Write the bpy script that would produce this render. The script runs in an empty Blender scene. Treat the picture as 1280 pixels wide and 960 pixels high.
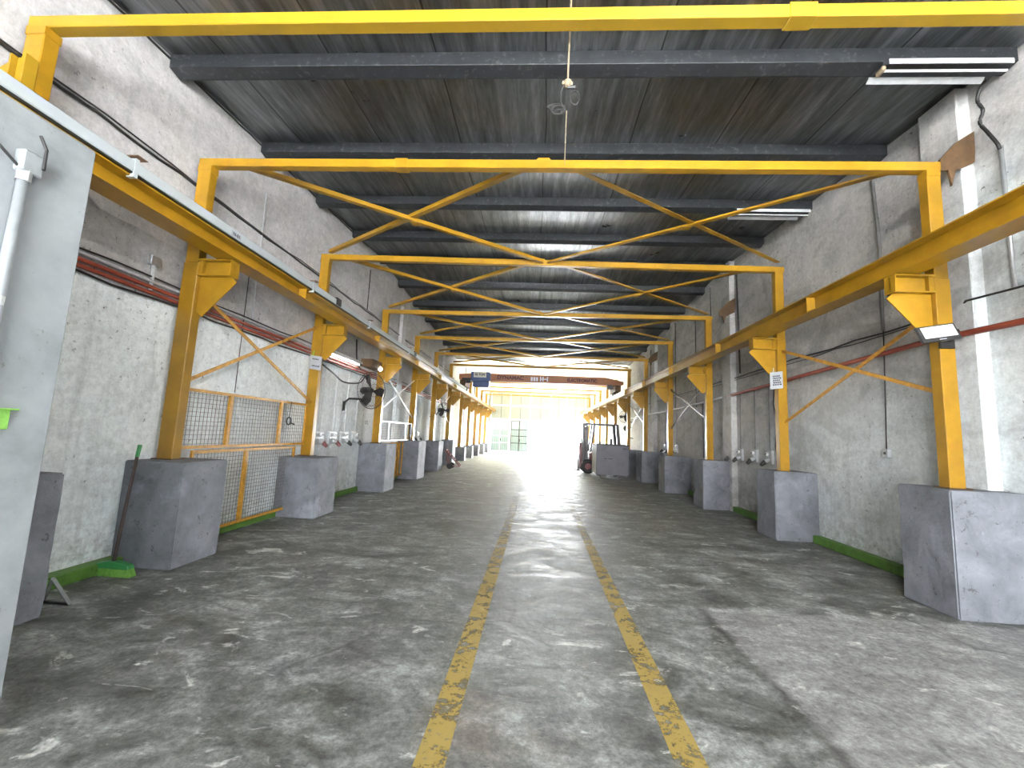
import bpy, bmesh, math, random
from mathutils import Vector, Matrix
random.seed(7)
SC = bpy.context.scene
COL = SC.collection
V = Vector

# ------------------------------------------------------------------ helpers
class MB:
    """collects shapes in world coordinates; build() links them as one mesh object"""
    def __init__(s): s.v = []; s.f = []
    def add(s, vs, fs):
        n = len(s.v); s.v += [V(a) for a in vs]; s.f += [tuple(n + i for i in f) for f in fs]; return s
    def box(s, x0, x1, y0, y1, z0, z1):
        return s.add([(x, y, z) for x in (x0, x1) for y in (y0, y1) for z in (z0, z1)],
                     [(0,1,3,2),(4,6,7,5),(0,4,5,1),(2,3,7,6),(0,2,6,4),(1,5,7,3)])
    def bar(s, p, q, w, h, up=(0,0,1)):
        p, q = V(p), V(q); d = (q-p).normalized(); u = V(up)
        if abs(d.dot(u)) > .98: u = V((0,1,0))
        a = d.cross(u).normalized(); b = a.cross(d).normalized()
        vs = [o + a*i*w/2 + b*j*h/2 for o in (p, q) for i, j in ((-1,-1),(1,-1),(1,1),(-1,1))]
        return s.add(vs, [(3,2,1,0),(4,5,6,7),(0,1,5,4),(1,2,6,5),(2,3,7,6),(3,0,4,7)])
    def tube(s, pts, r, n=8, cap=True):
        pts = [V(p) for p in pts]; rings = []
        for i, p in enumerate(pts):
            t = (pts[min(i+1, len(pts)-1)] - pts[max(i-1, 0)]).normalized()
            u = V((0,0,1)) if abs(t.z) < .95 else V((1,0,0))
            a = t.cross(u).normalized(); b = a.cross(t).normalized()
            rr = r[i] if isinstance(r, (list, tuple)) else r
            rings.append([p + a*math.cos(2*math.pi*k/n)*rr + b*math.sin(2*math.pi*k/n)*rr for k in range(n)])
        vs = [v for R in rings for v in R]; fs = []
        for i in range(len(pts)-1):
            for k in range(n):
                fs.append((i*n+k, i*n+(k+1) % n, (i+1)*n+(k+1) % n, (i+1)*n+k))
        if cap:
            fs.append(tuple(range(n))[::-1]); fs.append(tuple((len(pts)-1)*n+k for k in range(n)))
        return s.add(vs, fs)
    def torus(s, c, R, r, axis='x', n=28, m=6, sx=1, sy=1):
        vs = []; fs = []
        for i in range(n):
            a = 2*math.pi*i/n
            for k in range(m):
                b = 2*math.pi*k/m; rr = R + r*math.cos(b); h = r*math.sin(b)
                u, w = rr*math.cos(a)*sx, rr*math.sin(a)*sy
                q = {'x': (h,u,w), 'y': (u,h,w), 'z': (u,w,h)}[axis]
                vs.append(V(c)+V(q))
                fs.append((i*m+k, ((i+1)%n)*m+k, ((i+1)%n)*m+(k+1)%m, i*m+(k+1)%m))
        return s.add(vs, fs)
    def prism(s, poly, axis, a, b):
        """poly in the plane normal to axis ('x': (y,z), 'y': (x,z), 'z': (x,y)), extruded a..b"""
        def P(u, w, t): return {'x': (t,u,w), 'y': (u,t,w), 'z': (u,w,t)}[axis]
        n = len(poly)
        vs = [P(u,w,a) for u,w in poly] + [P(u,w,b) for u,w in poly]
        fs = [tuple(range(n)), tuple(range(n, 2*n))[::-1]] + [(i,n+i,n+(i+1)%n,(i+1)%n) for i in range(n)]
        return s.add(vs, fs)
    def ball(s, c, r, n=10, m=7):
        pts = [V(c)+V((0,0,-r))]; c = V(c)
        vs = [c+V((0,0,-r))]; fs = []
        for j in range(1, m):
            t = math.pi*j/m
            for k in range(n):
                a = 2*math.pi*k/n
                vs.append(c+V((r*math.sin(t)*math.cos(a), r*math.sin(t)*math.sin(a), -r*math.cos(t))))
        vs.append(c+V((0,0,r)))
        for k in range(n):
            fs.append((0, 1+(k+1)%n, 1+k)); top = len(vs)-1
            fs.append((top, 1+(m-2)*n+k, 1+(m-2)*n+(k+1)%n))
            for j in range(m-2):
                fs.append((1+j*n+k, 1+j*n+(k+1)%n, 1+(j+1)*n+(k+1)%n, 1+(j+1)*n+k))
        return s.add(vs, fs)
    def build(s, name, mat, parent=None, bevel=0, smooth=False, rot=None):
        me = bpy.data.meshes.new(name)
        off = parent_world(parent) if parent else V((0,0,0))
        me.from_pydata([v-off for v in s.v], [], s.f)
        bm = bmesh.new(); bm.from_mesh(me); bmesh.ops.recalc_face_normals(bm, faces=bm.faces)
        if bevel: 
            bmesh.ops.bevel(bm, geom=[e for e in bm.edges if len(e.link_faces)==2 and e.calc_face_angle(0) > .5],
                            offset=bevel, segments=1, affect='EDGES', profile=.5)
        bm.to_mesh(me); bm.free()
        if smooth:
            for p in me.polygons: p.use_smooth = True
        me.materials.append(mat)
        o = bpy.data.objects.new(name, me); COL.objects.link(o)
        if parent: o.parent = parent
        return o
WPOS = {}
def parent_world(p):
    w = V((0,0,0))
    while p: w += p.location; p = p.parent
    return w
def thing(name, label, cat, loc=(0,0,0), group=None):
    o = bpy.data.objects.new(name, None); COL.objects.link(o)
    o.location = loc; o.empty_display_size = .1
    return tag(o, label, cat, group)
def tag(o, label, cat, group=None, kind=None):
    o['label'] = label; o['category'] = cat
    if group: o['group'] = group
    if kind: o['kind'] = kind
    return o
def struct(o): o['kind'] = 'structure'; return o
def text(s, size, loc, rotm, mat, name, parent, ext=.002, sx=1, bold=0):
    cu = bpy.data.curves.new(name, 'FONT'); cu.body = s; cu.size = size; cu.extrude = ext
    cu.align_x = 'CENTER'; cu.align_y = 'CENTER'; cu.offset = bold
    to = bpy.data.objects.new('tmp', cu); COL.objects.link(to)
    dg = bpy.context.evaluated_depsgraph_get()
    me = bpy.data.meshes.new_from_object(to.evaluated_get(dg)); bpy.data.objects.remove(to)
    off = V(loc) - (parent_world(parent) if parent else V((0,0,0)))
    for v in me.vertices: v.co = rotm @ V((v.co.x*sx, v.co.y, v.co.z)) + off
    me.materials.clear(); me.materials.append(mat)
    o = bpy.data.objects.new(name, me); COL.objects.link(o)
    if parent: o.parent = parent
    return o
FACE_CAM = Matrix(((1,0,0),(0,0,-1),(0,1,0)))     # text upright, facing -Y
FACE_PX = Matrix(((0,0,1),(1,0,0),(0,1,0)))       # facing +X, reads along +Y
ORD = ['first','second','third','fourth','fifth','sixth','seventh','eighth','ninth','tenth','eleventh','twelfth','thirteenth','fourteenth','fifteenth','sixteenth']

def smooth_path(pts, k=6):
    P = [V(p) for p in pts]; P = [P[0]*2-P[1]] + P + [P[-1]*2-P[-2]]; out = []
    for i in range(1, len(P)-2):
        for j in range(k):
            t = j/k; a, b, c, d = P[i-1:i+3]
            out.append(.5*((2*b) + (c-a)*t + (2*a-5*b+4*c-d)*t*t + (3*b-a-3*c+d)*t**3))
    return out + [P[-2]]
# ------------------------------------------------------------------ materials
class NT:
    def __init__(s, name):
        s.m = bpy.data.materials.new(name); s.m.use_nodes = True
        s.t = s.m.node_tree; s.n = s.t.nodes; s.l = s.t.links
        s.b = s.n['Principled BSDF']; s.tc = s.n.new('ShaderNodeTexCoord')
    def link(s, a, b): s.l.new(a, b)
    def mp(s, sc=(1,1,1), out='Object', loc=(0,0,0)):
        m = s.n.new('ShaderNodeMapping'); m.inputs['Scale'].default_value = sc; m.inputs['Location'].default_value = loc
        s.link(s.tc.outputs[out], m.inputs[0]); return m.outputs[0]
    def noise(s, scale, detail=4, rough=.55, sc=(1,1,1), loc=(0,0,0), dist=0):
        n = s.n.new('ShaderNodeTexNoise'); n.inputs['Scale'].default_value = scale
        n.inputs['Detail'].default_value = detail; n.inputs['Roughness'].default_value = rough
        n.inputs['Distortion'].default_value = dist
        s.link(s.mp(sc, loc=loc), n.inputs['Vector']); return n.outputs['Fac']
    def vor(s, scale, sc=(1,1,1), feature='F1', loc=(0,0,0)):
        n = s.n.new('ShaderNodeTexVoronoi'); n.feature = feature; n.inputs['Scale'].default_value = scale
        s.link(s.mp(sc, loc=loc), n.inputs['Vector']); return n.outputs['Distance']
    def ramp(s, f, stops):
        r = s.n.new('ShaderNodeValToRGB'); e = r.color_ramp.elements
        while len(e) < len(stops): e.new(.5)
        for i, (p, c) in enumerate(stops):
            e[i].position = p; c = c if hasattr(c, '__len__') else (c,c,c); e[i].color = (*c[:3], 1)
        s.link(f, r.inputs[0]); return r.outputs[0]
    def mix(s, f, a, b, mode='MIX'):
        m = s.n.new('ShaderNodeMix'); m.data_type = 'RGBA'; m.blend_type = mode
        for k, v in ((0, f), (6, a), (7, b)):
            if isinstance(v, (int, float)): m.inputs[k].default_value = v if k == 0 else (v,v,v,1)
            elif isinstance(v, tuple): m.inputs[k].default_value = (*v[:3], 1)
            else: s.link(v, m.inputs[k])
        return m.outputs[2]
    def math(s, op, a, b=0, clamp=False):
        m = s.n.new('ShaderNodeMath'); m.operation = op; m.use_clamp = clamp
        for k, v in ((0, a), (1, b)):
            if isinstance(v, (int, float)): m.inputs[k].default_value = v
            else: s.link(v, m.inputs[k])
        return m.outputs[0]
    def xyz(s):
        q = s.n.new('ShaderNodeSeparateXYZ'); s.link(s.tc.outputs['Object'], q.inputs[0]); return q.outputs
    def step(s, v, a, b):
        m = s.n.new('ShaderNodeMapRange'); m.inputs[1].default_value = a; m.inputs[2].default_value = b
        s.link(v, m.inputs[0]); return m.outputs[0]
    def bump(s, h, strength=.3, dist=.01):
        b = s.n.new('ShaderNodeBump'); b.inputs['Strength'].default_value = strength; b.inputs['Distance'].default_value = dist
        s.link(h, b.inputs['Height']); s.link(b.outputs[0], s.b.inputs['Normal'])
    def done(s, color, rough=.6, metal=0, spec=.5):
        for k, v in (('Base Color', color), ('Roughness', rough), ('Metallic', metal), ('Specular IOR Level', spec)):
            if isinstance(v, (int, float)): s.b.inputs[k].default_value = v
            elif isinstance(v, tuple): s.b.inputs[k].default_value = (*v[:3], 1)
            else: s.link(v, s.b.inputs[k])
        return s.m
def paint(name, c, rough=.5, metal=0, var=.15, scale=6, dirt=None, dirt_amt=.5, bump=.1, spec=.5):
    t = NT(name)
    f = t.noise(scale, 5, .6)
    lo = tuple(x*(1-var) for x in c); hi = tuple(min(1, x*(1+var)) for x in c)
    col = t.ramp(f, [(.3, lo), (.7, hi)])
    if dirt:
        d = t.ramp(t.noise(scale*2.7, 6, .65, loc=(3,1,7)), [(.56, 0), (.7, dirt_amt)])
        col = t.mix(d, col, dirt)
    if bump: t.bump(t.noise(scale*8, 4), bump, .004)
    return t.done(col, rough, metal, spec)
M = {}
M['yellow'] = paint('yellow_paint', (.32,.168,.010), .3, var=.16, scale=5, dirt=(.33,.13,.02), dirt_amt=.45)
M['yellow_bright'] = paint('bright_yellow_paint', (.33,.195,.013), .32, var=.08, scale=4, dirt=(.45,.24,.03), dirt_amt=.3)
M['brown_rust'] = paint('rusty_brown_paint', (.09,.048,.018), .7, var=.3, scale=9, dirt=(.06,.03,.015), dirt_amt=.8)
M['crane_orange'] = paint('orange_brown_paint', (.32,.12,.045), .5, var=.1, scale=2)
M['purlin'] = paint('dark_blue_grey_sheath', (.017,.019,.022), .45, metal=.1, var=.35, scale=7, dirt=(.14,.14,.14), dirt_amt=.5, bump=.5)
M['white_plastic'] = paint('white_plastic', (.42,.46,.48), .35, var=.05, scale=3)
M['white_paint'] = paint('white_paint', (.8,.8,.8), .45, var=.07, scale=5)
M['black'] = paint('black_rubber', (.018,.017,.017), .5, var=.2, scale=20, bump=0)
M['dark_steel'] = paint('dark_steel', (.06,.055,.055), .45, metal=.5, var=.3, scale=12)
M['galv'] = paint('galvanised_steel', (.45,.46,.47), .4, metal=.6, var=.12, scale=14)
M['galv_dark'] = paint('dull_grey_conduit', (.16,.155,.15), .6, var=.2, scale=14)
M['grey_plastic'] = paint('grey_plastic', (.4,.41,.42), .4, var=.08, scale=10)
M['pipe_grey'] = paint('painted_grey_pipe', (.5,.51,.52), .5, var=.15, scale=10, dirt=(.2,.19,.18))
M['pipe_red'] = paint('red_oxide_pipe', (.30,.06,.032), .45, var=.2, scale=6, dirt=(.15,.05,.04))
M['green_paint'] = paint('green_paint', (.10,.22,.035), .6, var=.2, scale=8, dirt=(.05,.09,.03), dirt_amt=.7)
M['green_bright'] = paint('light_green_bristle', (.19,.42,.07), .8, var=.2, scale=40)
M['green_cap'] = paint('green_plastic', (.05,.30,.09), .4, var=.1, scale=10)
M['wood_dark'] = paint('dark_weathered_wood', (.08,.055,.05), .7, var=.3, scale=14)
M['blue'] = paint('dark_blue_paint', (.03,.055,.16), .4, var=.2, scale=5)
M['plate'] = paint('grey_name_plate', (.5,.49,.46), .5, var=.05, scale=4)
M['sign'] = paint('white_card', (.36,.37,.39), .4, var=.06, scale=12)
M['ink'] = paint('dark_ink', (.03,.03,.05), .6, var=.1, scale=12, bump=0)
M['ink_red'] = paint('dark_red_lettering', (.09,.02,.02), .6, var=.1, scale=12, bump=0)
M['ink_white'] = paint('pale_lettering', (.7,.66,.7), .6, var=.05, scale=12, bump=0)
M['rope'] = paint('tan_rope', (.20,.155,.10), .8, var=.2, scale=40)
M['rust_wire'] = paint('rusty_wire', (.16,.12,.10), .6, metal=.3, var=.3, scale=30, bump=0)
M['post_yellow'] = paint('worn_yellow_angle', (.55,.27,.03), .5, var=.3, scale=14, dirt=(.14,.07,.03), dirt_amt=.8)
M['bin'] = paint('grey_painted_steel', (.13,.125,.14), .5, metal=.1, var=.15, scale=3, dirt=(.11,.1,.1))
M['bin_side'] = paint('pale_bin_side', (.5,.5,.48), .5, var=.2, scale=5, dirt=(.2,.2,.19))
M['red_dull'] = paint('dull_red_paint', (.2,.06,.06), .5, var=.25, scale=5, dirt=(.06,.04,.04))
M['cream'] = paint('cream_sheet', (.24,.25,.21), .5, var=.06, scale=2)
M['teal_sheet'] = paint('pale_teal_sheet', (.26,.34,.33), .4, var=.1, scale=2)
M['ground_out'] = paint('pale_concrete_yard', (.6,.6,.58), .9, var=.1, scale=.5)
M['peg'] = paint('rusty_steel_plate', (.2,.11,.06), .7, var=.3, scale=30)

def m_floor():
    t = NT('worn_concrete_floor')
    X, Y, Z = t.xyz()
    n1 = t.noise(.55, 6, .62, dist=.3)
    n2 = t.noise(2.3, 9, .68, sc=(.8,1.25,1), loc=(4,2,0), dist=.5)
    n3 = t.noise(9, 8, .7, loc=(1,7,0))
    base = t.ramp(n2, [(.35,(.07,.071,.063)), (.46,(.148,.152,.140)), (.55,(.228,.235,.222)), (.66,(.39,.402,.39))])
    big = t.ramp(n1, [(.3,(.80,.80,.79)), (.5,(.95,.96,.95)), (.7,(1.08,1.08,1.06))])
    col = t.mix(1, base, big, 'MULTIPLY')
    # brown stains
    col = t.mix(t.ramp(t.noise(1.1, 5, .6, loc=(9,3,2)), [(.6,0),(.72,.45)]), col, (.16,.115,.085))
    # dark oily patches
    col = t.mix(t.ramp(t.noise(1.7, 6, .6, loc=(2,13,5)), [(.58,0),(.66,.55)]), col, (.075,.075,.08))
    # pale slab cast beside the right line, nearest the camera
    wob = t.noise(3, 5, .6, loc=(5,5,5))
    ex = t.math('ADD', X, t.math('MULTIPLY', wob, .22))
    ey = t.math('ADD', Y, t.math('MULTIPLY', wob, .25))
    ins = t.math('MULTIPLY', t.step(ex, 1.66, 1.70), t.step(ey, 4.34, 4.29))
    edge = t.math('MULTIPLY', t.step(ex, 1.60, 1.66), t.step(ex, 1.74, 1.68))
    edge = t.math('MULTIPLY', edge, t.step(ey, 4.42, 4.34))
    col = t.mix(t.math('MULTIPLY', ins, .55), col, t.mix(n2, (.24,.24,.235), (.52,.52,.52)))
    col = t.mix(t.math('MULTIPLY', edge, t.ramp(t.noise(2, 3, loc=(8,0,0)), [(.4,.2),(.6,.9)])), col, (.07,.065,.06))
    # white plaster spots
    sp = t.ramp(t.noise(3.1, 8, .66, sc=(.8,1.5,1), loc=(17,3,1), dist=.8), [(.60,0),(.66,.75)])
    col = t.mix(sp, col, (.62,.62,.59))
    # dirty gravelly grain
    col = t.mix(.5, col, t.ramp(n3, [(.28,.2),(.5,.95),(.72,1.85)]), 'MULTIPLY')
    grain = t.noise(28, 8, .85)
    col = t.mix(.7, col, t.ramp(grain, [(.36,.3),(.64,1.65)]), 'MULTIPLY')
    pits = t.ramp(t.noise(7, 10, .8, sc=(.6,1.4,1), loc=(31,3,9)), [(.61,0),(.64,.75)])
    col = t.mix(pits, col, (.05,.05,.045))
    chips = t.ramp(t.noise(8, 10, .8, sc=(.6,1.4,1), loc=(11,23,9)), [(.62,0),(.64,.7)])
    col = t.mix(chips, col, (.55,.56,.52))
    # cracks
    cr = t.n.new('ShaderNodeTexVoronoi'); cr.feature = 'DISTANCE_TO_EDGE'; cr.inputs['Scale'].default_value = .55
    mv = t.n.new('ShaderNodeMix'); mv.data_type = 'VECTOR'; mv.inputs[0].default_value = .12
    nn = t.n.new('ShaderNodeTexNoise'); nn.inputs['Scale'].default_value = 2.2; nn.inputs['Detail'].default_value = 6
    t.link(t.tc.outputs['Object'], nn.inputs['Vector']); t.link(t.tc.outputs['Object'], mv.inputs[4])
    t.link(nn.outputs['Color'], mv.inputs[5]); t.link(mv.outputs[1], cr.inputs['Vector'])
    ck = t.ramp(cr.outputs['Distance'], [(.0, .75), (.012, 0)])
    ck = t.math('MULTIPLY', ck, t.ramp(t.noise(1.3,5,.6,loc=(6,6,6)), [(.46,0),(.6,.8)]))
    col = t.mix(ck, col, (.05,.048,.045))
    t.bump(t.math('ADD', t.math('MULTIPLY', n2, 1.2), t.math('MULTIPLY', n3, .5)), .55, .012)
    return t.done(col, t.ramp(n2, [(.3,.42),(.7,.8)]), 0, .5)
def m_wall(side):
    t = NT('plaster_%s' % side)
    X, Y, Z = t.xyz()
    n1 = t.noise(.8, 6, .6, loc=(1,2,3)); n2 = t.noise(3.5, 8, .68, loc=(7,1,2), dist=.4)
    diag = t.noise(1.3, 5, .6, sc=(1,.8,1.6), loc=(2,4,1), dist=1.2)
    zz = t.math('ADD', Z, t.math('MULTIPLY', n2, .12))
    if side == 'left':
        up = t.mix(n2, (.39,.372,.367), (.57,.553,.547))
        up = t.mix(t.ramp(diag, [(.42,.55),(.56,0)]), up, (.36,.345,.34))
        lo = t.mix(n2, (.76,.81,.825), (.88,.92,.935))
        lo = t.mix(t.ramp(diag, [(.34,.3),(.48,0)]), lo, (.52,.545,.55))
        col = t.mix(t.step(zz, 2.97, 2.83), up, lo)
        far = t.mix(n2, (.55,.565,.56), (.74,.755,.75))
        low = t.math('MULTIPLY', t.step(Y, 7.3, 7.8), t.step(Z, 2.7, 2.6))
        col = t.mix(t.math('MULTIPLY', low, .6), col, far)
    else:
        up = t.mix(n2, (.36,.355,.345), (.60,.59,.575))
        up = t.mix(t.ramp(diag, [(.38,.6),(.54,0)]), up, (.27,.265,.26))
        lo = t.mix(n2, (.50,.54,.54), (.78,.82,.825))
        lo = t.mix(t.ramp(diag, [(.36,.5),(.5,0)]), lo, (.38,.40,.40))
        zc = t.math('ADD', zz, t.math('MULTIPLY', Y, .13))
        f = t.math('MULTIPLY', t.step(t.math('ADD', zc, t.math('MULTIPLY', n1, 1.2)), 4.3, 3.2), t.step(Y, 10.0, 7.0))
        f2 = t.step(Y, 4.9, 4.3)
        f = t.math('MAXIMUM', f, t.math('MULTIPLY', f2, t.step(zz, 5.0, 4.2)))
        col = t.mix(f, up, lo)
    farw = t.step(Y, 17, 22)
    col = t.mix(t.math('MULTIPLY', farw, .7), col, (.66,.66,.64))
    # vertical runs
    st = t.ramp(t.noise(5, 5, .6, sc=(1,1,.08), loc=(4,4,4)), [(.54,0),(.70,.28)])
    col = t.mix(st, col, (.26,.26,.26))
    # chips of fallen plaster
    ch = t.ramp(t.noise(14, 9, .78, loc=(3,3,3)), [(.60,0),(.625,.85)])
    ch = t.math('MULTIPLY', ch, t.ramp(n1, [(.46,0),(.56,1)]))
    col = t.mix(ch, col, (.10,.10,.095))
    # grime close to the floor
    gr = t.math('MULTIPLY', t.step(Z, .75, .1), t.ramp(t.noise(7, 6, .7), [(.45,0),(.62,.6)]))
    col = t.mix(gr, col, (.2,.2,.18))
    col = t.mix(.5, col, t.ramp(t.noise(16, 9, .8), [(.36,.6),(.64,1.35)]), 'MULTIPLY')
    col = t.mix(1, col, 1.08, 'MULTIPLY')
    t.bump(t.math('ADD', n2, t.math('MULTIPLY', t.noise(18, 6, .6), .4)), .5, .02)
    return t.done(col, .9, 0, .25)
def m_pier():
    t = NT('grey_painted_concrete')
    n2 = t.noise(3, 7, .65, loc=(2,9,2), dist=.3)
    col = t.ramp(n2, [(.3,(.12,.126,.14)), (.5,(.18,.187,.208)), (.72,(.245,.254,.28))])
    col = t.mix(t.ramp(t.noise(1.4, 5, .6, loc=(8,8,1)), [(.6,0),(.72,.5)]), col, (.42,.45,.52))
    ch = t.ramp(t.noise(13, 9, .78, loc=(3,5,3)), [(.60,0),(.63,.85)])
    col = t.mix(ch, col, (.07,.07,.07))
    t.bump(t.math('ADD', n2, t.math('MULTIPLY', t.noise(14, 6, .65), .7)), .6, .02)
    return t.done(col, .75, 0, .3)
def m_near():
    t = NT('pale_grey_plaster')
    X, Y, Z = t.xyz()
    n2 = t.noise(2.6, 7, .62, loc=(2,9,2), dist=.3)
    col = t.ramp(n2, [(.3,(.17,.183,.192)), (.5,(.23,.245,.257)), (.72,(.29,.308,.32))])
    col = t.mix(t.ramp(t.noise(1.6, 5, .6, loc=(4,8,1)), [(.52,0),(.66,.6)]), col, (.27,.28,.295))
    ch = t.ramp(t.noise(15, 9, .75, loc=(3,5,3)), [(.63,0),(.65,.8)])
    col = t.mix(ch, col, (.13,.13,.12))
    t.bump(t.math('ADD', n2, t.math('MULTIPLY', t.noise(16, 6, .65), .5)), .4, .015)
    return t.done(col, .8, 0, .3)
def m_foil():
    t = NT('dusty_foil_roof_insulation')
    X, Y, Z = t.xyz()
    st = t.noise(9, 6, .65, sc=(1,.05,1))
    st2 = t.noise(30, 4, .6, sc=(1,.12,1), loc=(3,0,0))
    n2 = t.noise(1.2, 5, .6, loc=(5,5,5))
    col = t.mix(n2, (.10,.105,.112), (.28,.29,.30))
    col = t.mix(.75, col, t.ramp(st, [(.3,.35),(.5,.95),(.72,1.9)]), 'MULTIPLY')
    col = t.mix(.5, col, t.ramp(st2, [(.3,.6),(.7,1.4)]), 'MULTIPLY')
    # sheet overlaps every 1.2 m
    fr = t.math('FRACT', t.math('DIVIDE', t.math('ADD', X, t.math('MULTIPLY', t.noise(.5,2), .1)), 1.18))
    ln = t.math('MULTIPLY', t.step(fr, .0, .006), t.step(fr, .022, .014))
    col = t.mix(t.math('MULTIPLY', ln, .85), col, (.03,.03,.03))
    t.bump(t.math('ADD', t.math('ADD', st, t.math('MULTIPLY', st2, .5)), t.math('MULTIPLY', t.noise(45, 3, .6), .1)), .55, .012)
    return t.done(col, t.ramp(n2, [(.3,.27),(.7,.38)]), .88, .5)
def m_line():
    t = NT('worn_yellow_floor_paint')
    X, Y, Z = t.xyz()
    n = t.noise(6, 8, .72, loc=(1,1,0), dist=.5); n3 = t.noise(30, 6, .7)
    col = t.mix(t.noise(2.5, 5, .6), (.34,.235,.045), (.40,.30,.10))
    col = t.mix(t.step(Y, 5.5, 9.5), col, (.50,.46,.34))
    col = t.mix(t.ramp(n3, [(.55,0),(.68,.8)]), col, (.2,.17,.11))
    w = t.math('ADD', t.math('MULTIPLY', n, 1.0), t.math('MULTIPLY', n3, .35))
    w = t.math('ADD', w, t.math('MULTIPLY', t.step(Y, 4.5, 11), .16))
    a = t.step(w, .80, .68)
    t.link(a, t.b.inputs['Alpha'])
    return t.done(col, .75, 0, .3)
def m_translucent():
    t = NT('translucent_cream_roof_sheet')
    out = t.n['Material Output']
    tr = t.n.new('ShaderNodeBsdfTranslucent'); df = t.n.new('ShaderNodeBsdfDiffuse'); mx = t.n.new('ShaderNodeMixShader')
    c = t.ramp(t.noise(3, 4, sc=(8,.3,1)), [(.35,(.62,.60,.5)), (.65,(.8,.78,.7))])
    t.link(c, tr.inputs[0]); t.link(c, df.inputs[0]); mx.inputs[0].default_value = .2
    t.link(df.outputs[0], mx.inputs[1]); t.link(tr.outputs[0], mx.inputs[2]); t.link(mx.outputs[0], out.inputs[0])
    return t.m
def m_emit(name, c, s):
    t = NT(name); t.b.inputs['Emission Color'].default_value = (*c, 1); t.b.inputs['Emission Strength'].default_value = s
    return t.done(c, .4)
M['floor'] = m_floor(); M['wall_left'] = m_wall('left'); M['wall_right'] = m_wall('right'); M['pier'] = m_pier()
M['near'] = m_near(); M['foil'] = m_foil(); M['line'] = m_line(); M['skylight'] = m_translucent()
M['lamp_glow'] = m_emit('lit_lamp', (1,.96,.88), 14)
M['tube_glow'] = m_emit('lit_tube', (1,.95,.92), 10)
M['led_face'] = paint('frosted_led_face', (.55,.56,.54), .35, var=.03, scale=6, bump=0)

WL, WR = -4.22, 4.6          # wall faces
YE = 37.0                    # end wall
Y0 = -8.0                    # open front, behind the camera
def roof_z(y): return 5.93 - .066*abs(y-10.4)

# ------------------------------------------------------------------ setting
def grid_slab(name, mat, f, us, vs):
    m = MB(); n = len(vs)
    P = [f(u, v) for u in us for v in vs]
    m.add(P, [(i*n+j, i*n+j+1, (i+1)*n+j+1, (i+1)*n+j) for i in range(len(us)-1) for j in range(n-1)])
    return struct(m.build(name, mat))
struct(MB().box(WL-.3, WR+.3, Y0, YE+.3, -.2, 0).build('floor', M['floor']))
struct(MB().box(-40, 40, YE+.3, YE+60, -.2, -.01).build('ground', M['ground_out']))
struct(MB().box(-30, 30, Y0-30, Y0, -.2, -.01).build('ground', M['ground_out']))
ys = [Y0, 10.4, 21.2]
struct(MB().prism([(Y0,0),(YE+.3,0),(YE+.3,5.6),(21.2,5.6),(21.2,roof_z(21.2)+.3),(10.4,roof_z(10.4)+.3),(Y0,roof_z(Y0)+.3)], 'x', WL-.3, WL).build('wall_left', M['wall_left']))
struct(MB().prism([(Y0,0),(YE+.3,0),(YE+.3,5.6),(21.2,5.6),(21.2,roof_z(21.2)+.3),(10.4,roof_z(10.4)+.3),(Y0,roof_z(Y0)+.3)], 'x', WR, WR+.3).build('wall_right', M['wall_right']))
struct(MB().prism([(Y0,roof_z(Y0)),(10.4,roof_z(10.4)),(21.2,roof_z(21.2)),(21.2,roof_z(21.2)+.05),(10.4,roof_z(10.4)+.05),(Y0,roof_z(Y0)+.05)], 'x', WL, WR).build('ceiling', M['foil']))
struct(MB().box(WL, WR, 21.25, YE, 5.28, 5.31).build('ceiling', M['skylight']))
struct(MB().box(WL, WR, 21.2, 21.25, 5.2, 5.6).build('trim_1', M['cream']))
# near dividing wall at the left edge of the view
nd = MB().box(WL, -2.35, Y0, 1.93, 0, 2.87)
struct(nd.build('wall_divider', M['near'], bevel=.012))
# pilasters on the right wall
for i, y in enumerate((4.50, 10.0, 16.4)):
    struct(MB().box(WR-.13, WR+.01, y, y+.46, 0, roof_z(y)-.02).build('trim_%d' % (i+2), M['wall_right'], bevel=.01))
for i, y in enumerate((12.2, 18.2, 24.0, 30.0)):
    struct(MB().box(WL-.01, WL+.1, y, y+.35, 0, 5.2).build('trim_%d' % (i+5), M['wall_left'], bevel=.01))
# green kerbs
LP = [(-3.60,2.45,3.12,1.05), (-3.58,4.186,4.82,1.055), (-3.52,6.82,7.5,.96), (-3.54,9.99,10.72,1.125), (-3.56,12.88,13.74,1.15),
      (-3.63,15.9,16.7,1.115), (-3.68,18.85,19.6,1.12)] + [(-3.69,y-.3,y+.25,.70) for y in (22.5,25.2,27.9,30.6,33.4)]
RP = [(3.9,2.45,3.12,1.1), (3.91,4.288,4.87,1.163), (3.92,7.248,7.85,1.093), (3.88,10.12,10.72,1.106), (3.83,12.857,13.5,1.065),
      (3.83,15.6,16.45,1.09), (3.8,18.7,19.5,1.05)] + [(3.75,y-.3,y+.25,.70) for y in (22.5,25.2,27.9,30.6,33.4)]
k = MB()
for a, b in zip(LP[:-1], LP[1:]):
    k.box(WL, WL+(.15 if a is LP[0] else .07), a[2], b[1], 0, .11)
struct(k.build('baseboard_left', M['green_paint'], bevel=.01))
k = MB()
for a, b in zip(RP[:-1], RP[1:]): k.box(WR-.12, WR, a[2], b[1], 0, .12)
struct(k.build('baseboard_right', M['green_paint'], bevel=.01))
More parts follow.
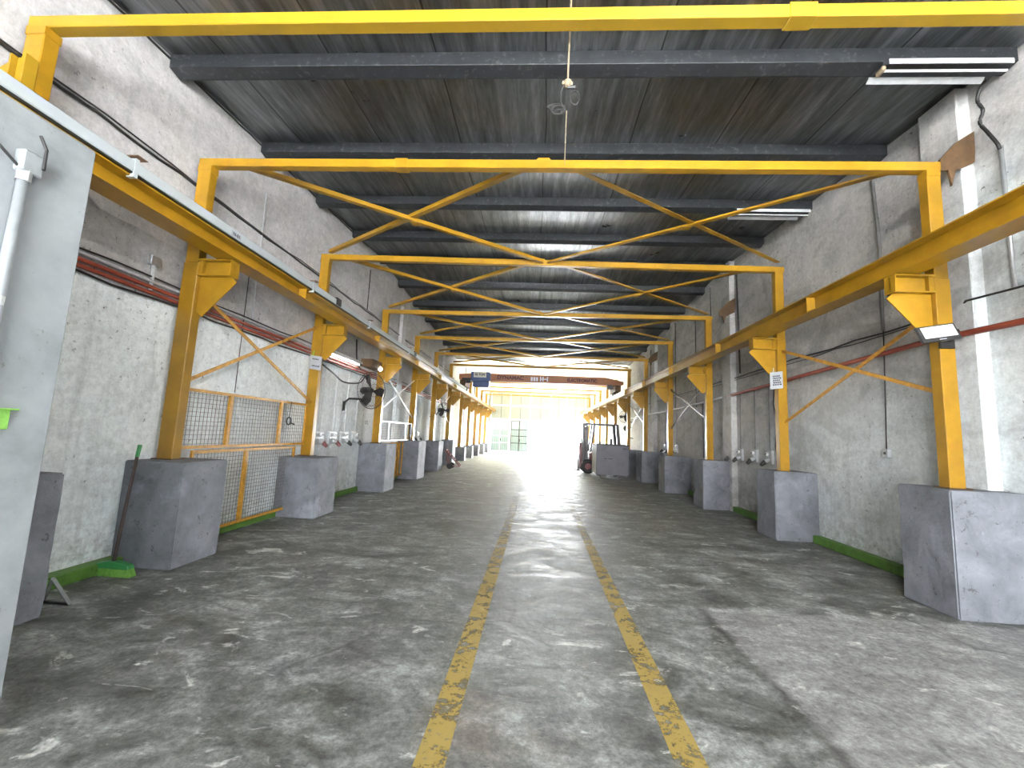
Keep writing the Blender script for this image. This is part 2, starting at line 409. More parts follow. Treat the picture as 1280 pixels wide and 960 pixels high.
# roof purlins
pi = 0
for i in range(-7, 12):
    y = 4.12 + 1.545*i
    if y < Y0+.5 or y > 21: continue
    z = roof_z(y)
    m = MB().prism([(y-.13,z+.02),(y-.13,z-.16),(y,z-.185),(y+.03,z-.185),(y+.03,z+.02)], 'x', WL+.02, WR-.02)
    if i < -1: struct(m.build('trim_%d' % (20-i), M['purlin'], bevel=.004))
    else:
        lab = 'dark grey sheathed roof purlin, %s one counted from the camera' % ORD[i+1]
        tag(m.build('roof_purlin', M['purlin'], bevel=.004), lab, 'purlin', 'roof purlins under the foil ceiling')
# end wall with its tall doorway
ew = MB().box(WL, -3.98, YE, YE+.2, 0, 5.3).box(4.32, WR, YE, YE+.2, 0, 5.3).box(-3.98, 4.32, YE, YE+.2, 2.72, 5.3)
struct(ew.build('wall_back', M['cream']))
tr = MB()
tr.box(-4.0, 4.34, YE-.06, YE, 2.68, 2.84); tr.box(-4.0, 4.34, YE-.06, YE, 3.92, 4.06)
for i, x in enumerate((-3.98, -2.3, -.55, 1.2, 2.6, 4.25)): tr.box(x-.045, x+.045, YE-.06, YE, 2.72, 5.0)
struct(tr.build('trim_9', M['white_paint']))
sm = MB()
for x in (-3.1,-1.4,.35,1.9,3.4): sm.box(x-.015, x+.015, YE-.02, YE, 2.84, 5.0)
struct(sm.build('trim_10', M['dark_steel']))
def leaf(n, x0, x1, y, ang):
    c = thing('door_%d' % n, '', 'door', (x0, y, 0)); del c['label']; del c['category']; struct(c)
    w = x1-x0
    f = MB()
    for x in (0, w/2, w): f.box(x0+x-.04, x0+x+.04, y-.03, y+.03, .03, 2.68)
    for z in (.05, .75, 1.35, 1.9, 2.66): f.box(x0, x1, y-.025, y+.025, z-.03, z+.03)
    f.build('door_frame', M['dark_steel' if n == 2 else 'white_paint'], c)
    MB().box(x0+.02, x1-.02, y-.008, y+.008, .05, 2.66).build('door_panel', M['teal_sheet'], c)
    g = MB()
    for i in range(1, 9): g.box(x0+w*i/9-.008, x0+w*i/9+.008, y-.03, y-.015, .06, 1.88)
    g.build('grille', M['dark_steel'], c)
    MB().box(x0+w/2+.03, x0+w/2+.1, y-.06, y-.03, .9, 1.1).build('door_handle', M['black'], c)
    c.rotation_euler.z = ang
leaf(1, -3.9, -2.33, YE-.08, 0)
leaf(2, -2.15, -.72, YE-.08, -.12)
struct(MB().box(-2.31, -2.18, YE-.14, YE-.02, 0, 2.7).build('trim_11', M['white_paint']))

# floor lines
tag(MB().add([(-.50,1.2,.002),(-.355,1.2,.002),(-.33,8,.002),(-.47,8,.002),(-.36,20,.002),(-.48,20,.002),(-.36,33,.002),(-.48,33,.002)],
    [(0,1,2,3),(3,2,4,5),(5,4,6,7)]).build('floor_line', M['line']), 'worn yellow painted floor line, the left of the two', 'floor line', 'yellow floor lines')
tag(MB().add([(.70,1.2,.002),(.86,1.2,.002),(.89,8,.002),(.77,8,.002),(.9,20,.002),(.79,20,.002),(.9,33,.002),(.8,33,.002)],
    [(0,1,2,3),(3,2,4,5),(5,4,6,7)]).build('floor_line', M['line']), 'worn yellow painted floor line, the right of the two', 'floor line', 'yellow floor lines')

# ------------------------------------------------------------------ concrete piers
def pier(x0, x1, y0, y1, z, label, seed):
    rnd = random.Random(seed)
    bm = bmesh.new(); bmesh.ops.create_cube(bm, size=1)
    for v in bm.verts: v.co = V((x0+(v.co.x+.5)*(x1-x0), y0+(v.co.y+.5)*(y1-y0), (v.co.z+.5)*z))
    bmesh.ops.bevel(bm, geom=list(bm.edges), offset=.012, segments=2, affect='EDGES')
    bmesh.ops.subdivide_edges(bm, edges=[e for e in bm.edges if e.calc_length() > .3], cuts=7, use_grid_fill=True)
    cx, cy = (x0+x1)/2, (y0+y1)/2
    from mathutils import noise
    for v in bm.verts:
        if v.co.z < .002: continue
        n = noise.noise(v.co*3.1+V((seed*3.3,0,0)))*.010 + noise.noise(v.co*11+V((seed,5,0)))*.004
        if v.co.x > WR-.03 or v.co.x < WL+.03: continue
        v.co.x += n*(1 if v.co.x > cx else -1); v.co.y += n*(1 if v.co.y > cy else -1)
    me = bpy.data.meshes.new('concrete_pier'); bm.to_mesh(me); bm.free(); me.materials.append(M['pier'])
    o = bpy.data.objects.new('concrete_pier', me); COL.objects.link(o)
    tag(o, label, 'pier', 'concrete piers under the yellow columns')
for i, (x, a, b, z) in enumerate(LP):
    lab = ('grey concrete pier half hidden behind the near pale wall' if i == 0 else
           'grey concrete pier of the left row, tall block %s from the camera' % ORD[i-1] if i < 7 else
           'low grey concrete pier at the far left, %s of the low ones' % ORD[i-7])
    if i == 1: lab = 'large grey concrete pier with a broom leaning at its corner'
    pier(WL+.002, x, a, b, z, lab, i+1)
for i, (x, a, b, z) in enumerate(RP):
    if i == 0: continue
    lab = ('grey concrete pier of the right row, tall block %s from the camera' % ORD[i-1] if i < 7 else
           'low grey concrete pier at the far right, %s of the low ones' % ORD[i-7])
    if i == 1: lab = 'largest grey concrete pier at the right edge, under the floodlight column'
    pier(x, WR-.002, a, b, z, lab, i+31)

# ------------------------------------------------------------------ portal frames
# (left y, right y, left top z, right top z)
FR = [(2.80,2.80,4.62,4.62), (4.51,4.51,4.605,4.615), (7.38,7.40,4.69,4.63), (10.6,10.42,4.60,4.61), (13.6,13.38,4.61,4.64),
      (16.34,16.34,4.61,4.62), (19.3,19.3,4.65,4.69)] + [(y,y,4.62,4.62) for y in (22.5,25.2,27.9,30.6,33.4)]
def bracket(s, xc, xe, y, parent, mat):
    """stub corbel: xc = column face, xe = free end; s = +1 when it points to +x"""
    m = MB(); t = .012
    zt, zm, zb = 3.325, 3.16, 2.72
    xb = xc + s*.02
    m.prism([(xc-s*.02,zt),(xe,zt),(xe,zm),(xe-s*.03,zm-.02),(xb,zb),(xc-s*.02,zb)], 'y', y-.006, y+.006)
    o = m.build('bracket', mat, parent)
    f = MB()
    f.box(min(xc,xe), max(xc,xe), y-.075, y+.075, zt, zt+.014)
    f.box(min(xe-s*t,xe), max(xe-s*t,xe), y-.07, y+.07, zm, zt)
    f.box(min(xc,xe), max(xc,xe), y-.07, y+.07, zm-.012, zm)
    f.bar((xe-s*.01,y,zm-.02), (xb,y,zb), .14, .013, (s,0,1))
    f.box(min(xc,xc+s*.05), max(xc,xc+s*.05), y-.05, y+.05, zm, zt)
    f.build('bracket_flange', mat, o)
for i, (yl, yr, zl, zr) in enumerate(FR):
    if i == 0: lab = 'nearest yellow portal frame, its crossbeam spanning the top of the view'
    elif i == 1: lab = 'yellow portal frame standing on the large piers, second from the camera'
    else: lab = 'yellow portal frame, %s from the camera' % ORD[i]
    my = M['yellow_bright'] if i == 0 else M['yellow']
    p = thing('portal_frame', lab, 'steel frame', ((WL+WR)/2, (yl+yr)/2, 1.0), 'yellow portal frames along the hall')
    zbl = LP[i][3]; zbr = RP[i][3]
    far = i > 6
    cl, cr = (-4.13, -3.95), (4.065, 4.215)
    # columns
    for side, (c0, c1), y, zb, zt in (('l', cl, yl, zbl, zl), ('r', cr, yr, zbr, zr)):
        m = MB()
        if side == 'l': m.box(c0, c1, y-.06, y+.06, zb, 3.3); m.box(c0+.01, c1-.012, y-.055, y+.055, 3.3, zt-.10)
        else: m.box(c0, c1, y-.06, y+.06, zb, 3.3); m.box(c0+.004, c1-.004, y-.055, y+.055, 3.3, zt-.10)
        c = m.build('column', M['yellow'], p, bevel=.006)
        MB().box(c0-.03, c1+.03, y-.09, y+.09, zb, zb+.012).build('base_plate', M['brown_rust'], c)
        MB().box(c0+.006, c1-.008, y-.059, y+.059, zt-.17, zt-.1).build('cap_sleeve', M['yellow'], c)
    a, b = V((cl[0], yl, zl-.05)), V((cr[1]+.02, yr, zr-.05))
    cb = MB().bar(a, b, .10, .10).build('crossbeam', my, p, bevel=.006)
    sx = {0: (1.68, 1.87), 1: (-1.75, -1.60)}.get(i)
    if sx:
        d = (b-a)
        q0 = a + d*((sx[0]-a.x)/d.x); q1 = a + d*((sx[1]-a.x)/d.x)
        MB().bar(q0, q1, .116, .116).build('splice_sleeve', my, cb, bevel=.004)
    bracket(1, cl[1], -3.55, yl, p, M['yellow'])
    bracket(-1, cr[0], 3.665, yr, p, M['yellow'])
    if i == 0:
        m = MB().prism([(-4.21,3.6),(-3.955,3.6),(-3.955,4.2),(-4.10,4.2),(-4.21,4.12)], 'y', 2.70, 2.739)
        m.box(-4.09,-4.075,2.66,2.70,3.6,4.2).box(-3.975,-3.955,2.66,2.70,3.6,4.2).build('stub_bracket', my, p)
    if i in (1, 2, 3):
        MB().prism([(-.12,0),(.06,0),(.02,.035),(-.08,.035)] if False else [(-.12,(zl+zr)/2-.005),(.06,(zl+zr)/2-.005),(.03,(zl+zr)/2+.03),(-.09,(zl+zr)/2+.03)], 'y', (yl+yr)/2-.04, (yl+yr)/2+.04).build('gusset_plate', M['yellow'], p)
# rusty gusset plates fixing the right hand columns to the pilasters
for y, lab, zt in ((4.49, 'brown rusty gusset plate tying nearest right column to the wall pilaster', 4.62), (9.99, 'brown rusty gusset plate on the far right wall pilaster by the lamp cables', 4.6),
               (16.39, 'small brown rusty gusset plate on the right wall, farthest of its kind', 4.6)):
    m = MB().prism([(4.222,zt-.11),(4.222,zt+.02),(4.4,zt+.22),(4.59,zt+.35),(4.585,zt+.12),(4.57,zt-.01),(4.37,zt-.11),(4.345,zt-.2),(4.325,zt-.28),(4.30,zt-.1)], 'y', y-.03, y-.004)
    tag(m.build('gusset_plate', M['brown_rust']), lab, 'steel plate', 'rusty wall plates')

# horizontal cross bracing under the roof, two crosses in each bay
for i in range(1, 6):
    (yl0,yr0,zl0,zr0), (yl1,yr1,zl1,zr1) = FR[i], FR[i+1]
    z0, z1 = (zl0+zr0)/2-.02, (zl1+zr1)/2-.02; xm = .05
    y0, y1 = (yl0+yr0)/2, (yl1+yr1)/2
    for s, e in ((-1, -3.95), (1, 4.12)):
        side = 'left' if s < 0 else 'right'
        p = thing('cross_brace', 'flat yellow X brace under the roof, %s half of the %s braced bay' % (side, ORD[i-1]), 'brace',
                  ((xm+e)/2, (y0+y1)/2, z0), 'yellow roof cross braces')
        ye0, ye1 = (yl0, yl1) if s < 0 else (yr0, yr1)
        for k_, (p0, p1) in enumerate((((e-s*.25, ye0+.12, z0+.01), (xm+s*.05, y1-.09, z1-.05)), ((e-s*.02, ye1-.1, z1+.045), (xm+s*.3, y0+.09, z0-.01)))):
            m = MB(); m.bar(p0, p1, .072, .008); 
            P0, P1 = V(p0), V(p1); d = (P1-P0).normalized(); n = d.cross(V((0,0,1))).normalized()*.03
            m.bar(P0+n+V((0,0,.026)), P1+n+V((0,0,.026)), .007, .055)
            m.build('brace_bar', M['yellow'], p)
        mid = (V((e-s*.25, ye0+.12, z0)) + V((xm+s*.05, y1-.09, z1-.05)))/2
        q = V((e*.5+xm*.5-s*.02, (y0+y1)/2, (z0+z1)/2-.01))
        MB().box(q.x-.06, q.x+.06, q.y-.06, q.y+.06, q.z-.02, q.z+.0).build('gusset', M['yellow'], p)

# wall bracing between the columns
def xbrace(x, ya, yb, za0, za1, zb0, zb1, mat, label, w=.045):
    p = thing('wall_brace', label, 'brace', (x, (ya+yb)/2, 2.4), 'diagonal braces between columns')
    MB().bar((x,ya,za0), (x,yb,zb1), .012, w, (0,0,1)).build('brace_bar', mat, p)
    MB().bar((x+.014,ya,za1), (x+.014,yb,zb0), .012, w, (0,0,1)).build('brace_bar', mat, p)
    ym = (ya+yb)/2
xbrace(-4.04, 4.58, 7.31, 1.93, 3.02, 1.90, 3.28, M['post_yellow'], 'thin yellow X brace above the mesh guard on the left wall')
xbrace(-4.04, 10.67, 13.53, 1.95, 3.0, 1.9, 3.1, M['white_paint'], 'white X brace above the white railing on the left wall')
xbrace(-4.04, 16.41, 19.23, 1.95, 3.0, 1.9, 3.1, M['white_paint'], 'far X brace on the left, beyond the hand truck')
xbrace(4.14, 4.58, 7.33, 2.13, 3.0, 1.90, 3.12, M['post_yellow'], 'thin yellow X brace beside the floodlight column on the right')
xbrace(4.14, 10.49, 13.31, 2.05, 3.05, 1.9, 3.1, M['dark_steel'], 'dark X brace in the middle of the right wall')
xbrace(4.14, 16.41, 19.23, 2.05, 3.05, 1.9, 3.1, M['dark_steel'], 'dark X brace behind the grey bin on the right')

# crane runway beams: rolled H sections on the brackets
def hbeam(name, x0, x1, z0, z1, y0, y1, mat, label):
    p = thing(name, label, 'crane beam', ((x0+x1)/2, (y0+y1)/2, z0), 'yellow crane runway beams')
    t = .014; xc = (x0+x1)/2
    MB().prism([(x0,z0),(x1,z0),(x1,z0+t),(xc+.006,z0+t),(xc+.006,z1-t),(x1,z1-t),(x1,z1),(x0,z1),(x0,z1-t),(xc-.006,z1-t),(xc-.006,z0+t),(x0,z0+t)], 'y', y0, y1).build('girder', mat, p)
    st = MB()
    for y in [2.0, 5.9, 8.9, 12.0, 15.0, 18.0]:
        st.box(x0+.01, x1-.01, y-.006, y+.006, z0+t, z1-t)
    st.build('web_stiffener', mat, p)
    MB().box(xc-.025, xc+.025, y0, y1, z1, z1+.04).build('rail', M['dark_steel'], p)
    return p
hbeam('crane_runway_beam', -3.735, -3.48, 3.345, 3.525, 0.6, YE-.3, M['yellow'], 'long yellow crane runway beam along the left wall')
hbeam('crane_runway_beam', 3.67, 3.915, 3.345, 3.585, 0.6, YE-.3, M['yellow'], 'long yellow crane runway beam along the right wall')
# conductor rail in a white housing along the left beam
cr = thing('conductor_rail', 'long white plastic conductor rail housing on the left crane beam', 'conductor rail', (-3.47, 10, 3.54))
MB().box(-3.505, -3.455, .6, 20.3, 3.545, 3.645).build('housing', M['white_plastic'], cr, bevel=.008)
MB().box(-3.50, -3.46, .6, 20.3, 3.528, 3.544).build('seal_lip', M['black'], cr)
for y in (3.12, 6.0, 8.2, 10.9, 14.2, 17.0):
    MB().box(-3.515, -3.447, y, y+.035, 3.50, 3.665).build('clamp', M['white_plastic'], cr)
    MB().box(-3.60, -3.40, y-.03, y+.06, 3.667, 3.674).build('clamp_plate', M['peg'], cr)
for y in (6.75, 11.4):
    MB().box(-3.52, -3.44, y, y+.16, 3.55, 3.67).build('joint_box', M['black'], cr)
lp = MB().box(-3.454, -3.452, 4.27, 4.42, 3.55, 3.61).build('label_plate', M['sign'], cr)
text('N-01', .055, (-3.449, 4.345, 3.58), FACE_PX, M['ink'], 'lettering', lp, ext=.001)
# ------------------------------------------------------------------ bridge crane
bc = thing('bridge_crane', 'orange brown bridge crane spanning the hall far ahead', 'crane', (.1, 20.75, 3.6))
g = MB().prism([(-3.9,4.10),(-3.2,4.06),(3.55,4.06),(4.15,4.12),(4.15,4.26),(3.3,4.44),(-3.0,4.44),(-3.9,4.36)], 'y', 20.55, 20.95)
gd = g.build('box_girder', M['crane_orange'], bc, bevel=.008)
for xc in (-3.61, 3.79):
    e = MB().box(xc-.13, xc+.13, 20.0, 21.5, 3.72, 4.0).build('end_carriage', M['brown_rust'], bc, bevel=.01)
    MB().box(xc-.11, xc+.11, 20.62, 20.88, 3.98, 4.12).build('girder_seat', M['brown_rust'], e)
    for y in (20.15, 21.35):
        MB().tube([(xc-.04,y,3.67),(xc+.04,y,3.67)], .085 if xc < 0 else .04, 16).build('wheel', M['dark_steel'], e)
MB().box(3.35, 3.62, 20.42, 20.6, 3.86, 4.08).build('drive_motor', M['dark_steel'], bc, bevel=.02)
text('DYNAMAC', .25, (-1.35, 20.545, 4.25), FACE_CAM, M['ink_red'], 'lettering', gd, sx=1.05, bold=.012)
text('ELECTROMATIC', .21, (2.15, 20.545, 4.24), FACE_CAM, M['ink_red'], 'lettering', gd, sx=.95, bold=.012)
lg = MB()
for q in range(3): lg.box(-.35+q*.13, -.25+q*.13, 20.543, 20.549, 4.13, 4.33)
lg.box(.1,.16,20.543,20.549,4.13,4.36).box(.22,.28,20.543,20.549,4.13,4.36).box(.1,.5,20.543,20.549,4.22,4.27).box(.44,.5,20.543,20.549,4.13,4.36)
lg.build('emblem', M['ink_white'], gd)
h = thing('electric_hoist', 'dark blue electric hoist with a grey name plate on the crane', 'hoist', (-2.7, 20.4, 3.7))
MB().box(-3.25, -2.32, 20.18, 20.52, 4.0, 4.45).build('hoist_body', M['blue'], h, bevel=.02)
MB().box(-3.15, -2.36, 20.2, 20.5, 3.72, 3.99).build('gearbox', M['blue'], h, bevel=.03)
MB().tube([(-3.7,20.35,4.02),(-3.26,20.35,4.02)], .13, 16).build('motor', M['dark_steel'], h)
MB().tube([(-3.05,20.35,3.72),(-3.05,20.35,3.3)], .02, 8).build('chain', M['dark_steel'], h)
pl = MB().box(-3.12, -2.5, 20.165, 20.178, 4.17, 4.43).build('name_plate', M['plate'], h)
text('02 TON', .14, (-2.81, 20.16, 4.30), FACE_CAM, M['ink'], 'lettering', pl, bold=.006)

# ------------------------------------------------------------------ mesh guards on the left
def guard(label, x, y0, y1, z0, z1, frame_mat, wire_mat, posts, py, pz, group='mesh guards on the left wall', w=.035):
    p = thing('mesh_guard', label, 'mesh guard', (x, (y0+y1)/2, z0), group)
    f = MB()
    f.box(x-.015, x+.015, y0, y1, z0, z0+w).box(x-.015, x+.015, y0, y1, z1-w, z1)
    f.box(x-.015, x+.015, y0, y0+w, z0+w, z1-w).box(x-.015, x+.015, y1-w, y1, z0+w, z1-w)
    f.build('frame', frame_mat, p)
    for y in posts: MB().box(x-.017, x+.02, y-.028, y+.028, z0+w, z1-w).build('post', frame_mat, p)
    m = MB(); n = int((y1-y0)/py)
    for i in range(1, n): 
        y = y0+(y1-y0)*i/n; m.box(x-.012, x-.008, y-.002, y+.002, z0, z1)
    n = int((z1-z0)/pz)
    for i in range(1, n):
        z = z0+(z1-z0)*i/n; m.box(x-.008, x-.004, y0, y1, z-.002, z+.002)
    m.build('wire_mesh', wire_mat, p)
    return p
guard('upper yellow framed wire mesh guard below the thin X brace', -4.09, 4.58, 7.31, 1.155, 1.87, M['post_yellow'], M['rust_wire'], (5.42, 6.55), .06, .055)
guard('lower yellow framed wire mesh guard between the first two left piers', -4.06, 4.84, 7.0, .12, 1.135, M['post_yellow'], M['rust_wire'], (5.80,), .055, .05)
guard('white framed railing with wires on the left wall', -4.02, 10.68, 13.5, 1.16, 1.70, M['white_paint'], M['rust_wire'], (11.4, 12.9), .5, .065)
guard('lower wire guard with yellow posts under the white railing', -4.04, 10.76, 12.84, .12, 1.12, M['post_yellow'], M['rust_wire'], (12.3, 12.5), .4, .06)
tag(MB().torus((-4.06, 6.75, 1.55), .06, .012, 'x', 18, 6).tube([(-4.06,6.75,1.61),(-4.06,6.78,1.87)], .006).tube([(-4.05,6.78,1.52),(-4.03,6.86,1.50)], .012).build('wire_coil', M['black']),
    'small black coil of wire hanging on the upper mesh guard', 'wire')
tag(MB().torus((-3.98, 13.3, 1.45), .2, .035, 'x', 20, 6, sx=.35, sy=1).tube([(-3.98,13.3,1.25),(-3.97,13.28,1.02)], .03).build('cable_bundle', M['black']),
    'black cable bundle hung on the end of the white railing', 'cable')

# ------------------------------------------------------------------ pipes, conduits, cables
def wave(p0, p1, n, amp, seed, sag=0):
    r = random.Random(seed); p0, p1 = V(p0), V(p1)
    return [p0.lerp(p1, i/n) + V((0, 0, (r.random()-.5)*amp - sag*4*(i/n)*(1-i/n))) for i in range(n+1)]
def pipe(name, pts, r, mat, label, cat, group=None, n=8):
    return tag(MB().tube(pts, r, n).build(name, mat, smooth=True), label, cat, group)
for q, (dz, r, mt, lb) in enumerate(((.0, .022, 'pipe_red', 'upper red pipe along the left wall'), (-.062, .022, 'pipe_red', 'lower red pipe along the left wall'),
        (.065, .017, 'pipe_grey', 'grey conduit running just above the red pipes on the left wall'))):
    pipe('wall_pipe' if q < 2 else 'wall_conduit', wave((WL+.04,1.95,2.91+dz), (WL+.04,20,2.78+dz), 24, .01, q), r, M[mt], lb, 'pipe', 'pipes along the left wall')
for q, (dz, r) in enumerate(((-.11,.012), (.105,.009))):
    pipe('wall_cable', wave((WL+.03,1.95,2.91+dz), (WL+.03,20,2.78+dz), 40, .03, 9+q), r, M['black'],
         ('black cable sagging just below the red pipes', 'thin black cable just above the grey conduit on the left wall')[q], 'cable')
cl = MB()
for i in range(9): cl.box(WL, WL+.07, 2.9+i*1.1, 2.93+i*1.1, 2.76, 2.79)
pipe('wall_cable', wave((WL+.025,1.2,4.30), (WL+.025,20,4.28), 60, .03, 3), .014, M['black'], 'black cable strung high along the upper left wall', 'cable')
pipe('wall_cable', wave((WL+.025,1.2,4.335), (WL+.025,20,4.30), 50, .04, 4), .008, M['dark_steel'], 'thin dark wire twisted beside the high left wall cable', 'cable')
pipe('wall_cable', wave((WL+.02,2.9,roof_z(3)-.05), (WL+.02,9.5,roof_z(9.5)-.04), 30, .015, 14), .012, M['black'], 'black cable in the corner where left wall meets roof', 'cable')
for y, z0, z1, mt, lb in ((5.78, 2.93, 4.95, 'pipe_grey', 'thin grey vertical conduit on the left wall above the mesh guard'),
                      (9.75, 4.33, 5.35, 'dark_steel', 'thin dark vertical wire on the upper left wall'),):
    pipe('wall_conduit', [(WL+.02,y,z0),(WL+.02,y,z1)], .012, M[mt], lb, 'conduit')
pipe('wall_conduit', [(WL+.02,5.62,1.9),(WL+.02,5.62,3.6)], .005, M['dark_steel'], 'hair thin dark wire down the left wall behind the X brace', 'wire')
# right wall red pipe with its paler far end
pipe('wall_pipe', wave((WR-.17,1.0,2.66), (WR-.17,4.6,2.76), 4, 0, 1)+wave((WR-.12,4.75,2.79), (WR-.1,10.3,2.62), 10, .012, 5), .033, M['pipe_red'], 'red pipe along the right wall behind the floodlight', 'pipe')
pipe('wall_pipe', wave((WR-.1,10.35,2.62), (WR-.16,15.4,2.52), 10, .02, 6)+wave((WR-.18,15.7,2.52),(WR-.18,20,2.5),5,.02,7), .03, M['pipe_grey'], 'pale pipe continuing along the far right wall', 'pipe')
pipe('wall_cable', wave((WR-.15,2.0,3.0), (WR-.15,4.55,3.1), 6, .01, 8)+wave((WR-.03,4.75,3.08),(WR-.03,20,2.97), 30, .03, 9), .011, M['black'], 'black cable along the right wall above the red pipe', 'cable')
pipe('wall_cable', wave((WR-.03,4.8,3.04),(WR-.03,16,2.93), 30, .03, 19), .007, M['dark_steel'], 'thin second wire below the black cable on the right wall', 'cable')
pipe('wall_conduit', [(4.56,4.2,3.13),(4.56,4.2,4.6)], .02, M['galv'], 'grey vertical conduit on the nearest right pilaster', 'conduit')
pipe('wall_conduit', [(WR-.02,5.84,1.53),(WR-.02,5.80,2.5),(WR-.02,5.78,3.1)], .007, M['dark_steel'], 'thin wire running down to the small switch on the right wall', 'wire')
pipe('wall_conduit', [(WR-.03,5.77,3.1),(WR-.03,5.745,4.3),(WR-.04,5.80,5.45)], .02, M['galv_dark'], 'pair of grey conduits rising to the roof on the right wall', 'conduit')
pipe('wall_conduit', [(WR-.05,9.7,3.1),(WR-.05,9.75,4.4),(WR-.05,9.8,5.6)], .02, M['dark_steel'], 'dark conduit on the right wall beside the brown plate', 'conduit')
pipe('wall_conduit', [(WR-.02,4.73,1.1),(WR-.02,4.73,3.3)], .022, M['dark_steel'], 'dark vertical conduit just behind the floodlight column', 'conduit')
pipe('roof_cable', smooth_path([(4.5,4.2,5.35),(4.49,4.27,5.3),(4.5,4.313,5.2),(4.5,4.27,5.054),(4.5,4.31,4.95),(4.5,4.25,4.80),(4.5,4.174,4.62),(4.52,4.17,4.55)]), .016, M['black'], 'thick black cable kinking down from the tube light to the right conduit', 'cable')
for q, (y, z0, z1) in enumerate(((11.3,2.6,5.7),(12.4,2.5,5.2),(14.2,2.6,5.5),(11.9,1.1,2.6),(17.3,2.6,5.2))):
    pipe('wall_conduit', wave((WR-.02,y,z0),(WR-.02,y+.06,z1), 6, .0, q), .012, M['dark_steel'], 'thin dark vertical wire on the far right wall, %s from the camera' % ORD[q], 'wire', 'vertical wires on the far right wall')

# junction box with its stub of conduit on the left wall
jb = thing('junction_box', 'grey square junction box above the red pipes on the left wall', 'junction box', (WL+.02, 4.16, 3.2))
MB().box(WL, WL+.05, 4.10, 4.22, 3.13, 3.24).build('box', M['galv'], jb, bevel=.006)
MB().tube([(WL+.025,4.16,3.13),(WL+.025,4.16,2.86)], .02, 8).tube([(WL+.02,4.19,3.13),(WL+.02,4.18,2.9)], .01, 6).build('conduit_stub', M['pipe_grey'], jb)
sb = thing('wall_switch', 'small grey switch at the end of a wire on the right wall', 'switch', (WR-.02, 5.84, 1.5))
MB().box(WR-.05, WR, 5.79, 5.88, 1.42, 1.53).build('box', M['grey_plastic'], sb, bevel=.006)
MB().box(WR-.056, WR-.05, 5.82, 5.85, 1.46, 1.49).build('rocker', M['black'], sb)
# socket groups with switches, each box with its own conduit
def socket(s, xw, y, z, label, group, w=.17, top=2.7, plug='black'):
    p = thing('wall_socket', label, 'socket', (xw, y, z), group)
    d = -s
    X = lambda a, b: (min(xw+d*a, xw+d*b), max(xw+d*a, xw+d*b))
    a = X(0, .05); MB().box(a[0], a[1], y-w/2, y+w/2, z-.13, z+.13).build('back_box', M['pipe_grey'], p, bevel=.006)
    m = MB().tube([(xw+d*.05,y+.03,z+.06),(xw+d*.09,y+.03,z+.06)], .033, 12).build('switch_knob', M['white_paint'], p)
    MB().bar((xw+d*.095,y+.01,z+.07),(xw+d*.095,y+.05,z+.05), .012, .02).build('switch_lever', M['black'], m)
    k_ = MB().tube([(xw+d*.05,y+.01,z-.05),(xw+d*.13,y+.01,z-.09)], [.05,.045], 12).build('socket_outlet', M['grey_plastic'], p)
    MB().tube([(xw+d*.12,y+.01,z-.085),(xw+d*.2,y+.01,z-.16)], [.045,.03], 10).build('plug', M[plug], k_)
    MB().tube([(xw+d*.025,y,z+.13),(xw+d*.025,y,top)], .016 if s < 0 else .011, 8).build('conduit', M['pipe_grey' if s < 0 else 'galv_dark'], p)
for i, y in enumerate((8.02, 8.58, 9.12, 9.66)):
    socket(-1, WL, y, 1.26, 'grey industrial socket on the left wall below the fan, %s from the camera' % ORD[i], 'industrial sockets on the left wall', w=.34, plug='red_dull' if i < 2 else 'black')
for i, y in enumerate((8.6, 9.15, 9.78, 10.2)):
    if i == 3: continue
    socket(1, WR, y, 1.28, 'grey industrial socket on the right wall behind the second pier, %s from the camera' % ORD[i], 'industrial sockets on the right wall')
socket(1, WR, 10.16, 1.28, 'grey industrial socket on the right wall behind the second pier, farthest of that group', 'industrial sockets on the right wall')
for i, y in enumerate((14.1, 14.75, 15.3)):
    socket(1, WR, y, 1.28, 'grey industrial socket farther down the right wall, %s of the far three' % ORD[i], 'far industrial sockets on the right wall', top=2.5)
for i, y in enumerate((14.3, 14.9)):
    socket(-1, WL, y, 1.3, 'grey industrial socket on the left wall beyond the white railing, %s of two' % ('nearer' if i == 0 else 'farther'), 'far industrial sockets on the left wall', top=2.6)
pipe('power_cord', [(WR-.1,8.25,2.68),(WR-.12,8.27,2.3),(WR-.1,8.2,1.9),(WR-.12,8.24,1.5),(WR-.14,8.12,1.2),(WR-.16,8.1,1.02)], .013, M['black'], 'black power cord hanging from the right red pipe down past the sockets', 'cord')
text('BTL', .13, (WL+.004, 10.35, 1.62), FACE_PX, M['ink'], 'wall_lettering', None, ext=.001)
tag(bpy.data.objects['wall_lettering'], 'small black letters painted on the left wall beside the sockets', 'lettering')

